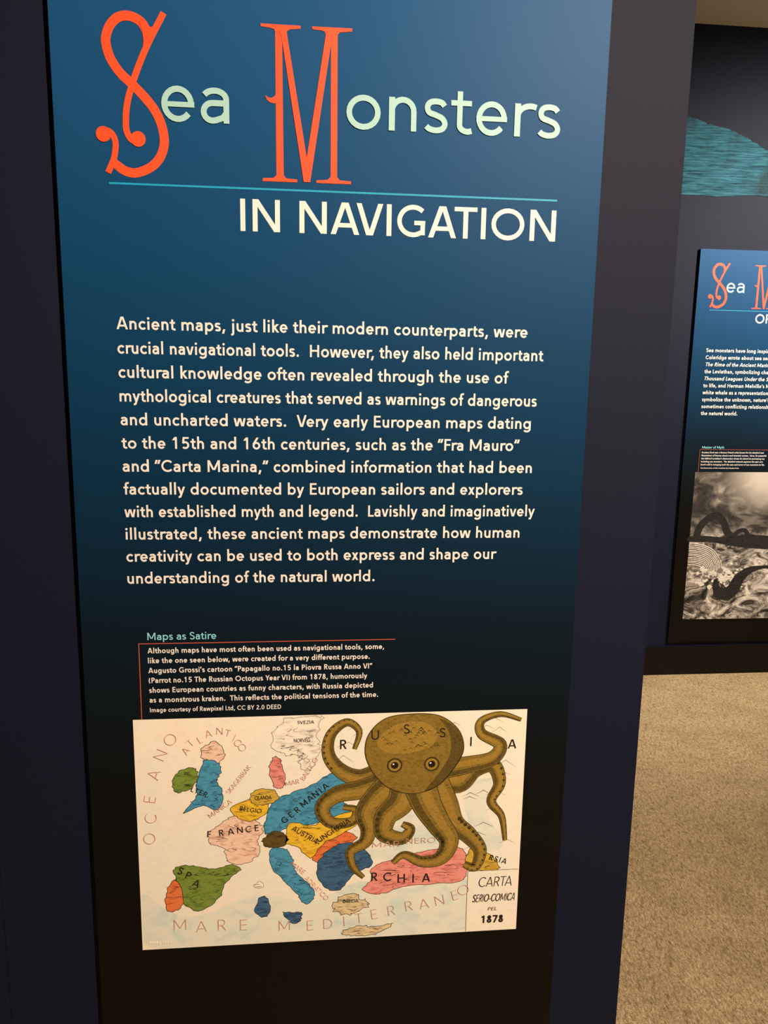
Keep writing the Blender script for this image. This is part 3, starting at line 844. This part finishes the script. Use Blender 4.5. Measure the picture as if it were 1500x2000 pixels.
for ch, u, v in (('R', 0.522, 0.127), ('U', 0.603, 0.092), ('S', 0.684, 0.070), ('S', 0.778, 0.090), ('I', 0.854, 0.132), ('A', 0.964, 0.148)):
    mb = MB(); along(mb, ch, [(u, v)], 0.022, 90)
    mb.build('country_lettering', 'map_black_ink', mp)
mb = MB(); along(mb, 'FRANCE', [(0.179, 0.494), (0.21, 0.49), (0.234, 0.486), (0.257, 0.481), (0.279, 0.479), (0.300, 0.475)], 0.0150, 90, [R(a) for a in (-4, 4, 6, 6, 4, 2)])
mb.build('country_lettering', 'map_black_ink', mp)
mb = MB(); along(mb, 'GERMANIA', [(0.371, 0.445), (0.388, 0.423), (0.404, 0.402), (0.421, 0.376), (0.437, 0.355), (0.451, 0.338), (0.463, 0.322), (0.476, 0.305)], 0.0145, 90, [R(38)] * 8)
mb.build('country_lettering', 'map_black_ink', mp)
mb = MB(); put_text(mb, 'AUSTRIA-', *uv(0.388, 0.49), 0.0125, 90, YL, angle=R(-34))
mb.build('country_lettering', 'map_black_ink', mp)
mb = MB(); put_text(mb, 'UNGHERIA', *uv(0.462, 0.552), 0.0125, 90, YL, angle=R(34))
mb.build('country_lettering', 'map_black_ink', mp)
mb = MB(); along(mb, 'SPA', [(0.104, 0.65), (0.124, 0.672), (0.143, 0.709)], 0.0175, 90, [R(-25)] * 3)
mb.build('country_lettering', 'map_black_ink', mp)
mb = MB(); along(mb, 'RCHIA', [(0.607, 0.718), (0.642, 0.721), (0.679, 0.731), (0.711, 0.734), (0.746, 0.734)], 0.0215, 95)
mb.build('country_lettering', 'map_black_ink', mp)
mb = MB(); put_text(mb, 'LTER', *uv(0.135, 0.305), 0.012, 90, YL, angle=R(-26), track=60)
mb.build('country_lettering', 'map_black_ink', mp)
mb = MB(); put_text(mb, 'OLANDA', *uv(0.296, 0.352), 0.0085, 90, YL, fit=uv(0.338, 0)[0])
mb.build('country_lettering', 'map_black_ink', mp)
mb = MB(); put_text(mb, 'BELGIO', *uv(0.257, 0.395), 0.0105, 90, YL, angle=R(-12))
mb.build('country_lettering', 'map_black_ink', mp)
mb = MB(); put_text(mb, 'RSIA', *uv(0.915, 0.665), 0.0135, 90, YL, angle=R(-18), track=120)
mb.build('country_lettering', 'map_black_ink', mp)
mb = MB(); put_text(mb, 'SVEZIA', *uv(0.405, 0.035), 0.0075, 80, YL, fit=uv(0.447, 0)[0])
mb.build('country_lettering', 'map_black_ink', mp)
mb = MB(); put_text(mb, 'NORVEG', *uv(0.396, 0.112), 0.0085, 80, YL, fit=uv(0.437, 0)[0])
mb.build('country_lettering', 'map_black_ink', mp)
mb = MB(); put_text(mb, 'GRECIA', *uv(0.524, 0.832), 0.0085, 80, YL, fit=uv(0.565, 0)[0])
mb.build('country_lettering', 'map_black_ink', mp)

mb = MB(); mb.flat([uv(0.859, 0.998), uv(0.998, 0.998), uv(0.998, 0.716), uv(0.859, 0.716)], ym(4), 0)
mb.strip([uv(0.998, 0.716), uv(0.859, 0.716), uv(0.859, 0.998)], 0.0008, ym(4) - .00002, False, 1)
mb.build('title_cartouche', ['rose_print', 'map_black_ink'], mp).data.materials[0] = MAT['paper']
mb = MB()
put_text(mb, 'CARTA', *uv(0.889, 0.790), 0.0250, 55, YL, fit=uv(0.981, 0)[0], shear=.1)
put_text(mb, 'SERIO-COMICA', *uv(0.874, 0.860), 0.0195, 75, YL, fit=uv(0.991, 0)[0], shear=.18)
put_text(mb, 'PEL', *uv(0.918, 0.903), 0.0085, 80, YL, fit=uv(0.943, 0)[0], shear=.2)
put_text(mb, '1878', *uv(0.901, 0.961), 0.0195, 150, YL, fit=uv(0.962, 0)[0])
mb.build('cartouche_lettering', 'map_black_ink', mp)
mb = MB(); put_text(mb, 'rawpixel', *uv(0.018, 0.975), 0.0075, 90, YL, fit=uv(0.073, 0)[0])
mb.build('credit_mark', 'map_white_ink', mp)

# ------------------------------------------------------------------ second panel on the far wall
far = empty('info_panel', (2.1508, FAR_Y - 0.0006, FLOOR_TO_RULE + 0.0581 - ZR))
tag(far, 'blue-to-black text panel with a grey stormy sea print, on the far wall above the baseboard', 'panel', 'exhibition text panels')
for ch in [c for c in main.children if c.name.split('.')[0] in ('board', 'initial_lettering', 'title_lettering', 'title_rule')]:
    d = ch.copy(); C.objects.link(d); d.parent = far
for word, xa, xb in (('OF', 0.297, None), ('LITERATURE', 0.400, 0.6868)):
    mb = MB()
    put_text(mb, word, xa, -0.0555 + ZR, 0.0597, 110, Y1, fit=xb)
    mb.build('subtitle_lettering', 'cream_ink', far)
body2 = [('Sea monsters have long inspired', 0), ('Coleridge wrote about sea serpents', 0), ('The Rime of the Ancient Mariner', 1), ('the Leviathan, symbolizing chaos', 0),
         ('Thousand Leagues Under the Sea', 1), ('to life, and Herman Melville’s Moby', 0), ('white whale as a representation', 0), ('symbolize the unknown, nature’s', 0),
         ('sometimes conflicting relationship', 0), ('the natural world.', 0)]
mb = MB()
for i, (ln, it) in enumerate(body2):
    put_text(mb, ln, 0.0685, -0.1925 - 0.03285 * i + ZR, 0.0246, 118, Y1, shear=0.2 if it else 0)
mb.build('body_text', 'cream_ink', far)
mb = MB(); put_text(mb, 'Master of Myth', 0.0905, -0.6485 + ZR, 0.0162, 95, Y1, fit=0.2016)
mb.build('caption_heading', 'pale_cyan_ink', far)
mb = MB()
mb.flat([(0.0800, -0.6546 + ZR), (0.60, -0.6546 + ZR), (0.60, -0.6532 + ZR), (0.0800, -0.6532 + ZR)], Y1)
mb.flat([(0.0800, -0.7630 + ZR), (0.0814, -0.7630 + ZR), (0.0814, -0.6546 + ZR), (0.0800, -0.6546 + ZR)], Y1)
mb.build('caption_rule', 'coral_ink', far)
cap2 = ['Gustave Doré was a famous French artist known for his detailed and',
        'illustrations of literary classics and dramatic scenes.  Here, his powerful',
        'the biblical Leviathan’s destruction shows his talent for portraying my',
        'including sea monsters.  The detailed artwork captures the epic stru',
        'Doré’s skill in bringing both the awe and terror of sea monsters to life.']
mb = MB()
for i, ln in enumerate(cap2):
    put_text(mb, ln, 0.0905, -0.6715 - 0.01475 * i + ZR, 0.0110, 122, Y1)
mb.build('caption_text', 'cream_ink', far)
mb = MB(); put_text(mb, 'The Destruction of the Leviathan by Gustave Doré', 0.0905, -0.7465 + ZR, 0.0088, 110, Y1, fit=0.2870)
mb.build('credit_text', 'cream_ink', far)

SX0, SX1, SZ1, SZ0 = 0.067, 0.683, -0.7630 + ZR, -1.5075 + ZR
mb = MB(); mb.flat([(0, 0), (SX1 - SX0, 0), (SX1 - SX0, SZ1 - SZ0), (0, SZ1 - SZ0)], 0)
sp = mb.build('seascape_print', 'seascape', far, (SX0, -T_BOARD - 0.0004, SZ0))
tag(sp, 'grey monochrome print of a stormy sea')
def sv(u, v): return (u * (SX1 - SX0), (1 - v) * (SZ1 - SZ0))
mb = MB()      # dark reef line and arched rock on the horizon
mb.flat([sv(*p) for p in catmull([(0.0, 0.43), (0.12, 0.425), (0.3, 0.435), (0.5, 0.42), (0.75, 0.43), (1.0, 0.42), (1.0, 0.5), (0.7, 0.52), (0.4, 0.5), (0.2, 0.47), (0.0, 0.465)], 5, True)], -0.0003)
mb.strip(catmull([sv(*p) for p in [(0.05, 0.46), (0.075, 0.37), (0.14, 0.31), (0.21, 0.29), (0.27, 0.33), (0.31, 0.40), (0.36, 0.44)]], 6), 0.036, -0.0005)
mb.strip(catmull([sv(*p) for p in [(0.33, 0.455), (0.40, 0.40), (0.46, 0.39), (0.50, 0.44)]], 6), 0.022, -0.0006)
mb.build('rock_arch', 'charcoal_print', sp)
mb = MB()      # one big breaking wave: fan of bright and dark curved strokes
for i in range(26):
    t = i / 25
    z0 = 0.475 + 0.15 * t
    q = catmull([sv(*p) for p in [(0.004, z0), (0.10 - 0.03 * t, 0.485 + 0.145 * t), (0.20 - 0.07 * t, 0.52 + 0.13 * t), (0.275 - 0.12 * t, 0.60 + 0.09 * t), (0.285 - 0.14 * t, 0.68 + 0.03 * t)]], 6)
    w = 0.0085 if i % 4 < 2 else 0.006
    mb.strip(q, [w * (0.5 + 0.7 * k / len(q)) for k in range(len(q))], -0.0003 - 0.00001 * i, False, (0, 1, 0, 2)[i % 4])
mb.build('breaking_wave', ['foam_print', 'grey_print', 'charcoal_print'], sp)
mb = MB()      # foam thrown up round the swell
fr = random.Random(11)
for i in range(110):
    a = fr.uniform(0, 2 * math.pi); rr = fr.uniform(0, 1)
    u = 0.30 + 0.26 * rr * math.cos(a); v = 0.71 + 0.10 * rr * math.sin(a)
    if u < 0.01: continue
    r_ = fr.uniform(0.004, 0.018)
    c = sv(u, v); n = 9
    mb.flat([(c[0] + r_ * fr.uniform(.6, 1.2) * math.cos(2 * math.pi * k / n), c[1] + r_ * fr.uniform(.4, 1.0) * math.sin(2 * math.pi * k / n)) for k in range(n)], -0.0006 - 0.000001 * i, 0 if fr.random() < .7 else 1)
tag(mb.build('foam', ['foam_print', 'grey_print'], sp), kind='stuff')
mb = MB()      # dark swell curling through the foam
mb.strip(catmull([sv(*p) for p in [(0.25, 0.72), (0.265, 0.79), (0.33, 0.825), (0.40, 0.80), (0.45, 0.72), (0.54, 0.66), (0.70, 0.64), (0.9, 0.66)]], 6), [0.016 + 0.050 * math.sin(math.pi * min(1, i / 34)) for i in range(43)], -0.0008)
mb.build('dark_swell', 'charcoal_print', sp)

# ------------------------------------------------------------------ teal graphic on the far wall
top = [(0.55, 0.62), (0.85, 0.80), (1.2, 0.90), (1.6, 0.925), (1.85, 0.915), (2.067, 0.890), (2.127, 0.874), (2.165, 0.866), (2.21, 0.857), (2.25, 0.848), (2.285, 0.835), (2.33, 0.820), (2.363, 0.804), (2.44, 0.768), (2.60, 0.70), (2.78, 0.64), (2.95, 0.60)]
bot = [(2.95, 0.575), (2.75, 0.566), (2.55, 0.568), (2.46, 0.570), (2.40, 0.575), (2.34, 0.573), (2.27, 0.567), (2.21, 0.563), (2.14, 0.566), (2.067, 0.565), (1.8, 0.562), (1.4, 0.56), (1.0, 0.56), (0.55, 0.56)]
r2 = random.Random(3)
tp = [(x, z + r2.uniform(-.003, .003)) for x, z in catmull(top, 6)]
pts = tp + catmull(bot, 3)
mb = MB(); mb.prism([(x - 2.2, z - 0.56) for x, z in pts], 0.0, 0.0015)
dec = mb.build('wall_graphic', 'decal', loc=(2.2, FAR_Y - 0.0020, FLOOR_TO_RULE + 0.56))
tag(dec, 'teal striped sea creature graphic with a flat lower edge high on the far wall', 'wall graphic')

bpy.context.view_layer.update()
